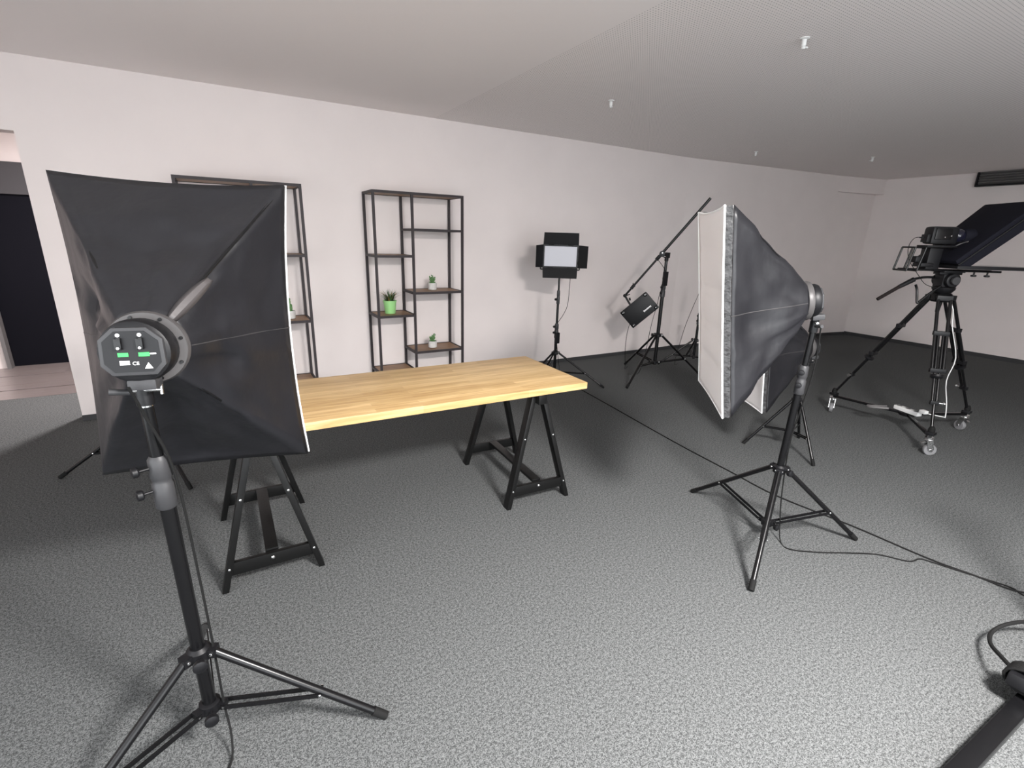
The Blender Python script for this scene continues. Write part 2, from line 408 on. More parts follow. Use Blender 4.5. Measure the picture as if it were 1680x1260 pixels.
# ------------------------------------------------------------------ shelves
def make_shelf(label):
    t = thing('open_shelf', label, 'shelf', (0, 0, 0), 0, 'metal shelves along the wall')
    w, d, h, m, s = 0.885, 0.335, 1.945, 0.365, 0.022
    for x in (0, m, w):
        for y in (-d, 0):
            MB().box((x, y, h / 2), (s, s, h)).build('post', SHELF_METAL, t)
    def frame(x0, x1, z, wood):
        fr = MB()
        fr.box(((x0 + x1) / 2, -d, z), (x1 - x0 - s, s * .9, s)); fr.box(((x0 + x1) / 2, 0, z), (x1 - x0 - s, s * .9, s))
        fr.box((x0, -d / 2, z), (s * .9, d - s, s)); fr.box((x1, -d / 2, z), (s * .9, d - s, s))
        f = fr.build('shelf_frame', SHELF_METAL, t)
        MB().box(((x0 + x1) / 2, -d / 2, z + 0.001), (x1 - x0 - s - 0.004, d - s - 0.004, 0.016)).build('board', SHELF_WOOD if wood else SHELF_METAL, f)
    frame(0, w, h - s / 2, True)
    for z in (0.205, 0.785, 1.36): frame(0, m, z, True)
    for z in (0.40, 1.005): frame(m, w, z, True)
    fr = MB(); fr.box(((m + w) / 2, -d, 1.61), (w - m - s, s * .9, s)); fr.box(((m + w) / 2, 0, 1.61), (w - m - s, s * .9, s))
    fr.box((m, -d / 2, 1.61), (s * .9, d - s, s)); fr.box((w, -d / 2, 1.61), (s * .9, d - s, s))
    f = fr.build('shelf_frame', SHELF_METAL, t)
    MB().box(((m + w) / 2, -d / 2, 1.611), (w - m - s - 0.004, d - s - 0.004, 0.016)).build('board', SHELF_WOOD, f)
    return t
sh = make_shelf('open dark metal shelf with brown boards holding the green pot')
sh.location = (1.265, 5.035, 0)
sh2 = copy_tree(sh); sh2['label'] = 'open dark metal shelf partly hidden behind the rear-facing softbox'
sh2.location = (0.655, 5.035 - 0.335, 0); sh2.rotation_euler.z = PI

random.seed(4)
def blade(mb, base, ang, lean, l, w, n=5):
    d = V((math.cos(ang), math.sin(ang), 0)); sd = V((-d.y, d.x, 0)); vs_ = []
    for i in range(n + 1):
        t = i / n; p = V(base) + d * (lean * l * t * t) + V((0, 0, l * t * (1 - 0.25 * lean * t)))
        ww = w * (1 - t ** 1.6) + 0.0006; vs_ += [p - sd * ww, p + d * ww * 0.3, p + sd * ww]
    mb.add(vs_, [f for i in range(n) for f in ((3 * i, 3 * i + 1, 3 * i + 4, 3 * i + 3), (3 * i + 1, 3 * i + 2, 3 * i + 5, 3 * i + 4))])
g = thing('potted_grass', 'spiky artificial grass plant in a light green tin pot', 'potted plant', (1.425, 4.86, 0.7955))
MB().lathe([(0.0, 0.0), (0.050, 0.0), (0.052, 0.004), (0.064, 0.118), (0.068, 0.120), (0.068, 0.130), (0.062, 0.130), (0.060, 0.115), (0.0, 0.112)]).build('pot', POT_GREEN, g)
MB().lathe([(0.0595, 0.110), (0.055, 0.117), (0.0, 0.119)]).build('soil', SOIL, g)
mb, mt_ = MB(), MB()
for i in range(95):
    a = random.uniform(0, 2 * PI); rr = random.uniform(0, .042)
    q = mt_ if i % 5 == 0 else mb
    blade(q, (rr * math.cos(a), rr * math.sin(a), 0.112), a + random.uniform(-.5, .5), random.uniform(0.15, 1.25), random.uniform(0.075, 0.14), random.uniform(0.003, 0.0055))
mb.build('leaves', LEAF, g, smooth=False, kind='stuff'); mt_.build('dry_leaves', LEAF_TIP, g, smooth=False, kind='stuff')

def succulent(label, loc, kind):
    t = thing('potted_succulent', label, 'potted plant', loc, random.random() * 6, 'small succulents on the shelves')
    MB().lathe([(0.0, 0.0), (0.036, 0.0), (0.044, 0.006), (0.046, 0.065), (0.044, 0.073), (0.039, 0.073), (0.038, 0.062), (0.0, 0.06)]).build('pot', POT_GREY, t)
    MB().lathe([(0.0375, 0.058), (0.03, 0.064), (0.0, 0.066)]).build('soil', SOIL, t)
    mb = MB()
    if kind == 'cactus':
        for (x, y, h, r_) in ((0, 0, 0.135, 0.013), (0.016, 0.004, 0.09, 0.010), (-0.014, -0.006, 0.075, 0.010)):
            prof = [(r_ * 0.8, 0.06), (r_, 0.075)] + [(r_ * (1 + 0.12 * (-1) ** k), 0.075 + (h - 0.02) * k / 9) for k in range(1, 9)] + [(r_ * .6, 0.06 + h - 0.006), (0, 0.06 + h)]
            mb.lathe(prof, (x, y, 0), (0, 0, 1), 10)
    else:
        for st in range(4):
            a0 = st * 1.7; bx, by = 0.017 * math.cos(a0), 0.017 * math.sin(a0); hh = (0.075, 0.055, 0.04, 0.06)[st]
            mb.tube((bx * .5, by * .5, 0.06), (bx * 1.3, by * 1.3, 0.062 + hh), 0.004, 0.003, 8)
            for k in range(11):
                a = a0 + k * 2.4; z = 0.068 + hh * (k / 10); l = 0.030 - 0.010 * (k / 10)
                c = V((bx * (.5 + .8 * k / 10), by * (.5 + .8 * k / 10), z)); d = V((math.cos(a), math.sin(a), 0.55 + .4 * k / 10)).normalized()
                mb.lathe([(0.001, 0), (0.0055, l * .35), (0.0065, l * .6), (0.003, l * .9), (0.0, l)], c, d, 7)
    mb.build('leaves', SUCC, t, kind='stuff')
succulent('small succulent in a pale pot on the upper wide shelf board', (1.885, 4.87, 1.0155), 'leafy')
succulent('small succulent in a pale pot on the lower wide shelf board', (1.86, 4.83, 0.4105), 'leafy')
succulent('slim upright cactus in a pale pot beside the rear-facing softbox', (0.495, 4.85, 0.7955), 'cactus')

# ------------------------------------------------------------------ light stands
def light_stand(label, base, feet, hub, low, secs, top_shift=(0, 0), leg_r=0.0125, pole_r=0.0175, group='light stands', brace_t=0.6, cap=True, spigot=True):
    """feet: three floor points (world x, y); secs: list of z where the telescopic sections end"""
    B = V((base[0], base[1], 0)); t = thing('light_stand', label, 'light stand', B, 0, group)
    zt = secs[-1]
    ax = lambda z: V((top_shift[0] * z / zt, top_shift[1] * z / zt, z))
    sc = pole_r / 0.0175
    # hubs
    h = MB().lathe([(pole_r * 1.15, -0.022), (pole_r * 1.75, -0.020), (pole_r * 1.75, 0.012), (pole_r * 1.2, 0.022)], ax(hub)).build('leg_collar', PLASTIC, t)
    l_ = MB().lathe([(pole_r * 1.1, -0.018), (pole_r * 1.6, -0.016), (pole_r * 1.6, 0.014), (pole_r * 1.1, 0.018)], ax(low)).build('brace_collar', PLASTIC, t)
    kd = (V((feet[2][0], feet[2][1], 0)) - B).normalized()
    for par, z in ((h, hub), (l_, low)):
        c = ax(z) - kd * pole_r * 1.6
        MB().tube(c, c - kd * 0.022 * sc, 0.005 * sc).lathe([(0.014 * sc, 0.0), (0.018 * sc, 0.006), (0.018 * sc, 0.018), (0.010 * sc, 0.022)], c - kd * 0.02 * sc, -kd, 14).build('knob', PLASTIC, par)
    for (fx, fy) in feet:
        F = V((fx, fy, 0)) - B; d = F.normalized(); sd = V((-d.y, d.x, 0))
        a = ax(hub) + d * pole_r * 2.1; e = F + V((0, 0, leg_r * 0.9))
        cl = MB(); cl.beam(ax(hub) + d * pole_r, a + d * 0.012, 0.030 * sc, 0.026 * sc); cl.build('leg_bracket', PLASTIC, h)
        leg = MB().tube(a, e, leg_r).build('leg', BLACK, t)
        ld = (e - a).normalized()
        MB().tube(e - ld * 0.045, e + ld * 0.006, leg_r * 1.18, leg_r * 1.1).build('rubber_foot', RUBBER, leg)
        pm = a.lerp(e, brace_t)
        br = MB()
        for s in (-1, 1):
            o = sd * (s * leg_r * 1.15); br.beam(ax(low) + d * pole_r * 1.9 + o, pm + o - V((0, 0, leg_r * .2)), 0.004 * sc, 0.014 * sc)
        brace = br.build('brace', BLACK, t)
        lk = MB().beam(ax(low) + d * pole_r, ax(low) + d * pole_r * 2.6, 0.024 * sc, 0.020 * sc).build('brace_bracket', PLASTIC, l_)
        for s in (-1, 1):
            for p, w_ in ((pm, leg_r * 1.4), (a, 0.0155 * sc), (ax(low) + d * pole_r * 2.3, 0.0125 * sc)):
                MB().lathe([(0.005 * sc, 0), (0.005 * sc, 0.002), (0.002, 0.004)], p + sd * (s * w_), sd * s, 10).build('rivet', CHROME, brace)
    z0 = low - 0.03; rr = pole_r
    for i, z1 in enumerate(secs):
        MB().tube(ax(z0), ax(z1), rr, n=18).build('pole_section', BLACK, t)
        if i < len(secs) - 1:
            ck = MB().lathe([(rr * 1.05, -0.075), (rr * 1.35, -0.068), (rr * 1.35, -0.004), (rr * 1.2, 0.0), (rr * 1.2, 0.012), (rr * 1.35, 0.016), (rr * 1.3, 0.065), (rr * .95, 0.075)], ax(z1)).build('clamp_collar', GREY_PLASTIC, t)
            for zz, sg in ((-.02, 1), (.045, 1)):
                if zz > 0 and i > 0: continue
                c = ax(z1 + zz); kx = V((-0.9, -0.35, 0)).normalized()
                MB().tube(c + kx * rr, c + kx * (rr + 0.028), 0.004).lathe([(0.011, 0), (0.014, 0.004), (0.013, 0.014), (0.006, 0.016)], c + kx * (rr + 0.026), kx, 12).build('clamp_knob', PLASTIC, ck)
        z0 = z1; rr *= 0.80
    if spigot:
        MB().lathe([(rr * 1.25, -0.015), (rr * 1.25, 0.0), (0.008, 0.004), (0.008, 0.03), (0.006, 0.034)], ax(zt)).build('spigot', CHROME, t)
    return t
def tri(c, r_, a):
    return [(c[0] + r_ * math.cos(a + k * 2 * PI / 3), c[1] + r_ * math.sin(a + k * 2 * PI / 3)) for k in range(3)]

# ------------------------------------------------------------------ softboxes
def text_mesh(name, body, size, m, parent, M):
    cu = bpy.data.curves.new(name, 'FONT'); cu.body = body; cu.size = size; cu.extrude = 0.0003; cu.align_x = 'CENTER'
    o = bpy.data.objects.new(name, cu); COL.objects.link(o)
    me = bpy.data.meshes.new_from_object(o.evaluated_get(bpy.context.evaluated_depsgraph_get()))
    bpy.data.objects.remove(o, do_unlink=True)
    me.transform(M); me.materials.append(m)
    ob = bpy.data.objects.new(name, me); COL.objects.link(ob); ob.parent = parent
    return ob

def softbox(label, centre, yaw, pitch, roll, D, Wd=0.60, Ht=0.90, seed=1, head_depth=1.0, mount=None):
    n = V((math.cos(yaw) * math.cos(pitch), math.sin(yaw) * math.cos(pitch), math.sin(pitch)))
    u_ = V((-math.sin(yaw), math.cos(yaw), 0)); v_ = n.cross(u_)
    u2 = math.cos(roll) * u_ + math.sin(roll) * v_; v2 = -math.sin(roll) * u_ + math.cos(roll) * v_
    apex = V(centre) - n * D
    X, Y, Z = -u2, n, v2
    t = thing('softbox', label, 'softbox', (0, 0, 0), 0, 'rectangular softboxes')
    t.matrix_world = Matrix(((X.x, Y.x, Z.x, apex.x), (X.y, Y.y, Z.y, apex.y), (X.z, Y.z, Z.z, apex.z), (0, 0, 0, 1)))
    hw, hh = Wd / 2, Ht / 2
    NS = 20
    cs = [(-hw, hh), (hw, hh), (hw, -hh), (-hw, -hh)]
    random.seed(seed)
    sag = [0.016, 0.026, 0.010, 0.020]
    def rim(k, s, ex=0.0):
        (x0, z0), (x1, z1) = cs[k], cs[(k + 1) % 4]
        x, z = x0 + (x1 - x0) * s, z0 + (z1 - z0) * s
        q = 4 * s * (1 - s) * (sag[k] + ex)
        inn = ((0, -1), (-1, 0), (0, 1), (1, 0))[k]
        return V((x + inn[0] * q, 0, z + inn[1] * q))
    RR = 0.078; NT = 22
    per = [(k, i / NS) for k in range(4) for i in range(NS)]
    band_d = 0.036
    # shell
    vs_, fs = [], []
    np_ = len(per)
    creases = [(random.uniform(-PI, PI), random.uniform(.10, .30), random.choice((-1, 1)) * random.uniform(.012, .034)) for _ in range(14)]
    for j in range(NT + 1):
        tt_ = j / NT
        for (k, s) in per:
            rp = rim(k, s); a = math.atan2(rp.z, rp.x)
            q = V((RR * math.cos(a), 0.0, RR * math.sin(a)))
            p = q.lerp(V((rp.x, D - band_d, rp.z)), tt_)
            mid = 4 * s * (1 - s)
            w_ = math.sin(PI * tt_)
            f = 1 - 0.085 * w_ * mid
            p = V((p.x * f, p.y, p.z * f))
            # folds that run out from the ring, plus loose ripples
            fold = 0.0
            for (a_0, wd, am) in creases:
                da = abs((a - a_0 + PI) % (2 * PI) - PI)
                if da < wd: fold += am * (1 - da / wd) * w_ ** .7
            nz = noise.noise(V((rp.x * 5 + seed * 3, tt_ * 3.0, rp.z * 5))) * 0.045 * w_ * (.25 + mid)
            nz += noise.noise(V((rp.x * 13 + seed, tt_ * 7.0, rp.z * 13))) * 0.014 * w_
            p.y += fold + nz
            vs_.append(p)
    for j in range(NT):
        for i in range(np_):
            fs.append((j * np_ + i, j * np_ + (i + 1) % np_, (j + 1) * np_ + (i + 1) % np_, (j + 1) * np_ + i))
    sh_ = MB().add(vs_, fs).build('cloth_shell', NYLON, t)
    for e in sh_.data.edges: e.use_edge_sharp = False
    so = sh_.modifiers.new('thickness', 'SOLIDIFY'); so.thickness = 0.0015; so.offset = -1
    for k in (1, 3):
        MB().path([vs_[j * np_ + k * NS + NS // 2] * 1.006 for j in range(1, NT + 1)], 0.0022, 6, 1).build('side_seam', SEAM, sh_)
    # crinkled band around the front
    mb = MB(); vs_, fs = [], []
    NB = 5
    for j in range(NB + 1):
        for (k, s) in per:
            rp = rim(k, s); y = D - band_d + band_d * j / NB
            out = 1 + (0.010 * noise.noise(V((rp.x * 25, j * .9 + seed, rp.z * 25))) if 0 < j < NB else 0)
            vs_.append(V((rp.x * out, y, rp.z * out)))
    for j in range(NB):
        for i in range(np_):
            fs.append((j * np_ + i, j * np_ + (i + 1) % np_, (j + 1) * np_ + (i + 1) % np_, (j + 1) * np_ + i))
    bd = mb.add(vs_, fs).build('front_band', BAND, t)
    so = bd.modifiers.new('thickness', 'SOLIDIFY'); so.thickness = 0.002; so.offset = -1
    # diffuser with horizontal fold creases, slightly proud of the band
    NX, NZ = 14, 30; vs_, fs = [], []
    for j in range(NZ + 1):
        for i in range(NX + 1):
            fx, fz = i / NX, j / NZ
            top, bot = rim(0, fx), rim(2, 1 - fx); lef, rig = rim(3, fz), rim(1, 1 - fz)
            x = lef.x + (rig.x - lef.x) * fx; z = bot.z + (top.z - bot.z) * fz
            edge = min(1, 4 * min(fx, 1 - fx, fz, 1 - fz) * 2)
            cr = abs(math.sin(PI * fz * 5))
            vs_.append(V((x, D + 0.001 + edge * (0.013 * cr ** .5 - 0.016 + 0.006 * noise.noise(V((x * 4 + seed, z * 3, 1)))), z)))
    for j in range(NZ):
        for i in range(NX):
            a = j * (NX + 1) + i; fs.append((a, a + 1, a + NX + 2, a + NX + 1))
    df = MB().add(vs_, fs).build('diffuser', WHITE_CLOTH, t)
    so = df.modifiers.new('thickness', 'SOLIDIFY'); so.thickness = 0.002
    pp = [rim(k, s) * 1.004 + V((0, D, 0)) for (k, s) in per]
    MB().path(pp + [pp[0]], 0.0042, 6, 1).build('edge_piping', WHITE_PIPE, df)
    # corner rods inside the sleeve ends
    for (x, z) in cs:
        a = math.atan2(z, x)
        MB().tube((RR * .9 * math.cos(a), 0.0, RR * .9 * math.sin(a)), (x * .985, D - 0.03, z * .985), 0.004, n=8).build('spreader_rod', BLACK, t)
    a = math.atan2(hh, hw) - 0.08
    fl = MB(); p0 = V((0.085 * math.cos(a), 0.008, 0.085 * math.sin(a))); p1 = V((0.128, D * .24, 0.165))
    dd = (p1 - p0).normalized(); sd = dd.cross(V((0, 1, 0))).normalized()
    vs_, fs = [], []
    for i in range(9):
        q = i / 8; c = p0.lerp(p1, q) + V((0, -0.012 - 0.010 * math.sin(PI * q), 0)); w_ = 0.008 + 0.009 * math.sin(PI * min(1, q * .9 + .1)) ** .7
        vs_ += [c - sd * w_ + V((0, 0.012, 0)), c - sd * w_ * .4, c + sd * w_ * .4, c + sd * w_ + V((0, 0.012, 0))]
    for i in range(8):
        for j in range(3): fs.append((4 * i + j, 4 * i + j + 1, 4 * i + j + 5, 4 * i + j + 4))
    fo = fl.add(vs_, fs).build('rod_pocket', FLAP, t)
    so = fo.modifiers.new('thickness', 'SOLIDIFY'); so.thickness = 0.002
    # speed ring and lamp head
    rg = MB().lathe([(0.070, 0.012), (0.088, 0.010), (0.090, -0.004), (0.086, -0.014), (0.066, -0.016), (0.066, 0.0)], (0, 0, 0), (0, 1, 0), 40).build('speed_ring', RING, t)
    for k in range(8):
        q = k * PI / 4 + .3
        MB().lathe([(0.0045, 0), (0.004, 0.003)], (0.078 * math.cos(q), -0.0155, 0.078 * math.sin(q)), (0, -1, 0), 10).build('ring_screw', BLACK, rg)
    hd = MB().lathe([(0.065, 0.0), (0.074, -0.02), (0.075, -0.060), (0.071, -0.078), (0.060, -0.084), (0.0, -0.085)], (-0.004, 0, 0.0), (0, 1, 0), 36).build('lamp_head', PLASTIC, t)
    hd.scale = (1, head_depth, 1)
    ang = [math.radians(a) for a in (28, 62, 118, 152, 205, 232, 308, 335)]
    MB().prism([(-0.004 + 0.070 * math.cos(a), 0, 0.066 * math.sin(a)) for a in ang], (0, -0.080, 0), (0, -0.094, 0)).build('bezel', GREY_PLASTIC, hd, bevel=0.003)
    pan = MB().prism([(-0.004 + 0.060 * math.cos(a), 0, 0.056 * math.sin(a) + 0.001) for a in ang], (0, -0.092, 0), (0, -0.0955, 0)).build('control_panel', PLASTIC, hd)
    for x in (-0.026, 0.015):
        sw = MB().box((x, -0.099, 0.022), (0.013, 0.010, 0.026)).build('switch', BLACK, hd, bevel=0.0015)
    pr = MB()
    for x in (-0.026, 0.015):
        pr.lathe([(0.0042, 0), (0.004, 0.0006)], (x, -0.0955, 0.0415), (0, -1, 0), 12)
        pr.lathe([(0.003, 0), (0.003, 0.0006)], (x, -0.1042, 0.013), (0, -1, 0), 10)
    for z in (-0.018, -0.0215, -0.025): pr.box((-0.020, -0.0958, z), (0.019, 0.0006, 0.0022))
    pr.box((0.0365, -0.0958, -0.002), (0.012, 0.0006, 0.003))
    pr.prism([(0.017, 0, -0.036), (0.033, 0, -0.036), (0.025, 0, -0.022)], (0, -0.0955, 0), (0, -0.0962, 0))
    pr.build('print', PRINT, pan)
    gl = MB(); gl.box((-0.021, -0.0958, -0.003), (0.020, 0.0006, 0.009)); gl.box((0.019, -0.0958, -0.003), (0.021, 0.0006, 0.009)); gl.build('green_label', GREEN_LABEL, pan)
    Mt = Matrix.Translation((0.001, -0.0958, -0.027)) @ Matrix.Rotation(PI / 2, 4, 'X')
    text_mesh('marking', 'CE', 0.011, PRINT, pan, Mt)
    MB().box((0.0, -0.055, -0.078), (0.058, 0.052, 0.026)).build('mount_block', GREY_PLASTIC, t, bevel=0.005)
    if mount is not None:
        # bracket down to the stand's top, given in world coordinates
        mi = t.matrix_world.inverted(); m_ = mi @ V(mount)
        a = V((0, -0.055, -0.088)); br = MB()
        br.beam(a + V((-.016, 0, 0)), V((m_.x - .016, m_.y, m_.z + 0.03)), 0.005, 0.024, up=(0, 1, 0)); br.beam(a + V((.016, 0, 0)), V((m_.x + .016, m_.y, m_.z + 0.03)), 0.005, 0.024, up=(0, 1, 0))
        bk = br.build('tilt_bracket', GREY_PLASTIC, t)
        MB().lathe([(0.019, -0.03), (0.019, 0.02), (0.014, 0.035)], m_, (mi.to_3x3() @ V((0, 0, 1)))).build('socket', PLASTIC, t)
        md = (a + m_) / 2
        ts = MB().tube(md + V((-.028, 0, 0)), md + V((.034, 0, 0)), 0.0055); ts.tube(md + V((.034, 0, -0.012)), md + V((.034, 0, 0.012)), 0.004); ts.build('clamp_screw', CHROME, t)
        MB().tube(m_ + V((-0.012, 0, 0.0)), m_ + V((-0.065, -0.01, 0.008)), 0.006, 0.008, 10).build('clamp_handle', GREY_PLASTIC, t)
    return t

# left softbox, seen from behind
LB = (-0.195, 1.465)
light_stand('black light stand carrying the rear-facing softbox', LB, [(0.293, 1.27), (-0.64, 1.17), (-0.235, 2.0)], 0.355, 0.14, [0.93, 1.155], (-0.005, -0.045), 0.0125, 0.0185)
softbox('black softbox seen from behind with its round lamp head', (-0.095, 1.90, 1.243), math.radians(79.5), math.radians(-4.4), math.radians(0.35), 0.455, 0.615, 0.923, seed=3, mount=(LB[0] - .005, LB[1] - .045, 1.175))
# right softbox, seen from its side
RB = (2.44, 1.31)
light_stand('black light stand carrying the side-on white-fronted softbox', RB, [(1.967, 1.062), (2.866, 1.044), (2.48, 1.836)], 0.43, 0.095, [0.93, 1.19], (-0.045, -0.06), 0.0125, 0.0175)
softbox('large softbox seen side-on, white front and black sides', (2.01, 1.545, 1.262), math.radians(139), math.radians(-7.7), math.radians(-0.5), 0.415, 0.60, 0.90, seed=7, head_depth=0.6, mount=(RB[0] - .045, RB[1] - .06, 1.20))
# second right softbox, lower and further back
R2 = (3.74, 1.975)
light_stand('low light stand carrying the half-hidden softbox', R2, [(3.518, 2.194), (3.614, 1.686), (4.055, 2.053)], 0.42, 0.16, [0.58, 0.715], (-0.005, -0.035), 0.011, 0.015)
softbox('half-hidden softbox behind the larger side-on softbox', (3.313, 2.155, 0.805), math.radians(152), math.radians(-5.0), 0.0, 0.44, 0.50, 0.80, seed=11, head_depth=0.6, mount=(R2[0] - .005, R2[1] - .035, 0.73))

# ------------------------------------------------------------------ LED panel lights
def video_light(label, loc, facing, tilt, doors=True, sc=1.0, cable=True):
    """local: faces +Y; loc = yoke foot (top of the stand)"""
    t = thing('led_panel_light', label, 'studio light', loc, math.atan2(facing[1], facing[0]) - PI / 2, 'led panel lights')
    w, h, d = 0.37 * sc, 0.235 * sc, 0.055 * sc; zc = h * .5 + 0.065 * sc
    M = Matrix.Translation((0, 0, zc)) @ Matrix.Rotation(tilt, 4, 'X')
    def part(name, mb, m, par=t, **kw):
        mb.v = [M @ v for v in mb.v]; return mb.build(name, m, par, **kw)
    hs = part('housing', MB().box((0, -d * .3, 0), (w, d, h)), PLASTIC, bevel=0.006 * sc)
    fr = MB()
    for s in (-1, 1):
        fr.box((0, d * .22, s * (h / 2 - 0.008 * sc)), (w, 0.012 * sc, 0.016 * sc)); fr.box((s * (w / 2 - 0.008 * sc), d * .22, 0), (0.016 * sc, 0.012 * sc, h - 0.032 * sc))
    part('front_frame', fr, PLASTIC)
    part('led_window', MB().box((0, d * .2, 0), (w - 0.032 * sc, 0.006 * sc, h - 0.032 * sc)), LEDFACE)
    if doors:
        for nm, ax, s, ln, a in (('barn_door', 'z', 1, 0.125, 0.25), ('barn_door', 'z', -1, 0.115, 0.45), ('barn_door', 'x', 1, 0.10, 0.75), ('barn_door', 'x', -1, 0.11, 0.55)):
            L_ = ln * sc; dy, do = math.sin(a) * L_, math.cos(a) * L_; y0 = d * .3
            if ax == 'z':
                z0 = s * h / 2; p = [(-w / 2, y0, z0), (w / 2, y0, z0), (w / 2 - .006, y0 + dy, z0 + s * do), (-w / 2 + .006, y0 + dy, z0 + s * do)]
            else:
                x0 = s * w / 2; p = [(x0, y0, -h / 2), (x0, y0, h / 2), (x0 + s * do, y0 + dy, h / 2 - .006), (x0 + s * do, y0 + dy, -h / 2 + .006)]
            p = [V(q) for q in p]; nn = (p[1] - p[0]).cross(p[2] - p[0]).normalized() * 0.003
            dr = part(nm, MB().prism(p, (0, 0, 0), nn), PLASTIC, smooth=False)
            hg = MB(); e0, e1 = p[0].lerp(p[1], .15), p[0].lerp(p[1], .3); f0, f1 = p[0].lerp(p[1], .7), p[0].lerp(p[1], .85)
            hg.tube(e0, e1, 0.005 * sc, n=8); hg.tube(f0, f1, 0.005 * sc, n=8); part('hinge', hg, BLACK, dr)
    yk = MB()
    yk.tube((-w / 2 - 0.022 * sc, -d * .3, zc), (-w / 2 - 0.022 * sc, -d * .3, 0.045 * sc), 0.007 * sc, n=10); yk.tube((w / 2 + 0.022 * sc, -d * .3, zc), (w / 2 + 0.022 * sc, -d * .3, 0.045 * sc), 0.007 * sc, n=10)
    yk.tube((-w / 2 - 0.022 * sc, -d * .3, 0.045 * sc), (w / 2 + 0.022 * sc, -d * .3, 0.045 * sc), 0.007 * sc, n=10)
    y_ = yk.build('yoke', BLACK, t)
    kb = MB()
    for s in (-1, 1): kb.lathe([(0.012 * sc, 0), (0.017 * sc, 0.005), (0.017 * sc, 0.018 * sc), (0.008, 0.022 * sc)], (s * (w / 2 + 0.024 * sc), -d * .3, zc), (s, 0, 0), 14); kb.tube((s * w / 2, -d * .3, zc), (s * (w / 2 + .03 * sc), -d * .3, zc), 0.005)
    kb.build('yoke_knob', PLASTIC, y_)
    MB().tube((0, -d * .3, 0.046 * sc), (0, 0, -0.005), 0.016, 0.018).build('socket', PLASTIC, t)
    if cable:
        MB().path([(-w * .3, -d, zc - h * .3), (-w * .32, -d * 1.2, 0.0), (-w * .3, -d, -0.3), (-w * .2, -0.03, -0.42), (0.0, -0.028, -0.55), (0.0, -0.012, -0.62)], 0.003).build('lead', RUBBER, t)
    return t
VB = (3.11, 4.32)
light_stand('slim light stand by the wall carrying the barn-door panel light', VB, [(3.482, 3.895), (2.56, 4.22), (3.33, 4.82)], 0.35, 0.13, [0.60, 0.96, 1.19], (0, 0), 0.0105, 0.0165)
video_light('panel light with four barn doors facing the table from the wall', (VB[0], VB[1], 1.205), (-0.56, -0.83), -0.03)
pa = thing('power_adapter', 'black power adapter strapped to the slim light stand', 'power adapter', (VB[0], VB[1], 0.46))
MB().box((-.012, -.036, 0.06), (0.05, 0.032, 0.12)).build('case', PLASTIC, pa, bevel=0.004)
MB().lathe([(0.022, 0.055), (0.0225, 0.075)], (0, 0, 0)).build('strap', RUBBER, pa)
MB().path([(-.012, -.036, 0), (-.005, -.05, -0.10), (0.03, -.04, -0.25), (0.05, -.05, -0.40), (0.08, -0.12, -0.455), (0.13, -0.19, -0.455)], 0.003).build('lead', RUBBER, pa)

# stand behind the left softbox
BB = (-0.54, 3.81)
light_stand('light stand half hidden behind the rear-facing softbox, feet showing', BB, [(-1.055, 3.87), (-0.333, 3.337), (-0.23, 4.23)], 0.36, 0.13, [0.60, 0.90, 1.10], (0, 0), 0.0115, 0.0165)

# boom stand
BO = (4.40, 4.05)
light_stand('heavy light stand holding the slanted boom arm', BO, [(3.72, 3.78), (4.45, 4.60), (4.95, 3.82)], 0.50, 0.17, [1.02, 1.40], (0, 0), 0.013, 0.021)
bm_ = thing('boom_arm', 'long black boom arm slanting up from the panel light', 'boom arm', (BO[0], BO[1], 1.405))
a0, a1 = V((4.112, 4.363, 0.939)), V((4.66, 3.77, 2.03))
o3 = V((BO[0], BO[1], 1.405)); dirn = (a1 - a0).normalized()
piv = a0 + dirn * ((o3 - a0).dot(dirn)); sh_ = V((-dirn.y, dirn.x, 0)).normalized()
MB().tube(a0, a0.lerp(a1, .62), 0.0125).build('arm_tube', BLACK, bm_, off=o3)
MB().tube(a0.lerp(a1, .40), a1, 0.0155).build('outer_tube', BLACK, bm_, off=o3)
MB().lathe([(0.0165, -.03), (0.021, -.028), (0.021, .028), (0.0165, .03)], a0.lerp(a1, .41), dirn).build('tube_clamp', PLASTIC, bm_, off=o3)
MB().lathe([(0.0135, -.03), (0.019, -.028), (0.019, .028), (0.0135, .03)], a0.lerp(a1, .10), dirn).tube(a0.lerp(a1, .10), a0.lerp(a1, .10) + V((0, 0, .045)), .005).build('tip_clamp', PLASTIC, bm_, off=o3)
pv = MB(); pv.lathe([(0.030, -0.024), (0.034, -0.02), (0.034, 0.02), (0.030, 0.024)], piv - V((0, 0, 0.01)), sh_); pv.box(o3 + V((0, 0, .015)), (0.05, 0.05, 0.06)); pv.tube(o3 - V((0, 0, .05)), o3 + V((0, 0, .01)), .022)
p_ = pv.build('pivot_clamp', PLASTIC, bm_, off=o3, bevel=0.002)
MB().lathe([(0.008, 0.02), (0.008, 0.045), (0.006, 0.05)], piv, -sh_ if sh_.y > 0 else sh_).tube(piv + V((0.0, -0.02, -.03)), piv + V((.02, -.05, -.045)), .005).build('pivot_bolt', CHROME, p_, off=o3)
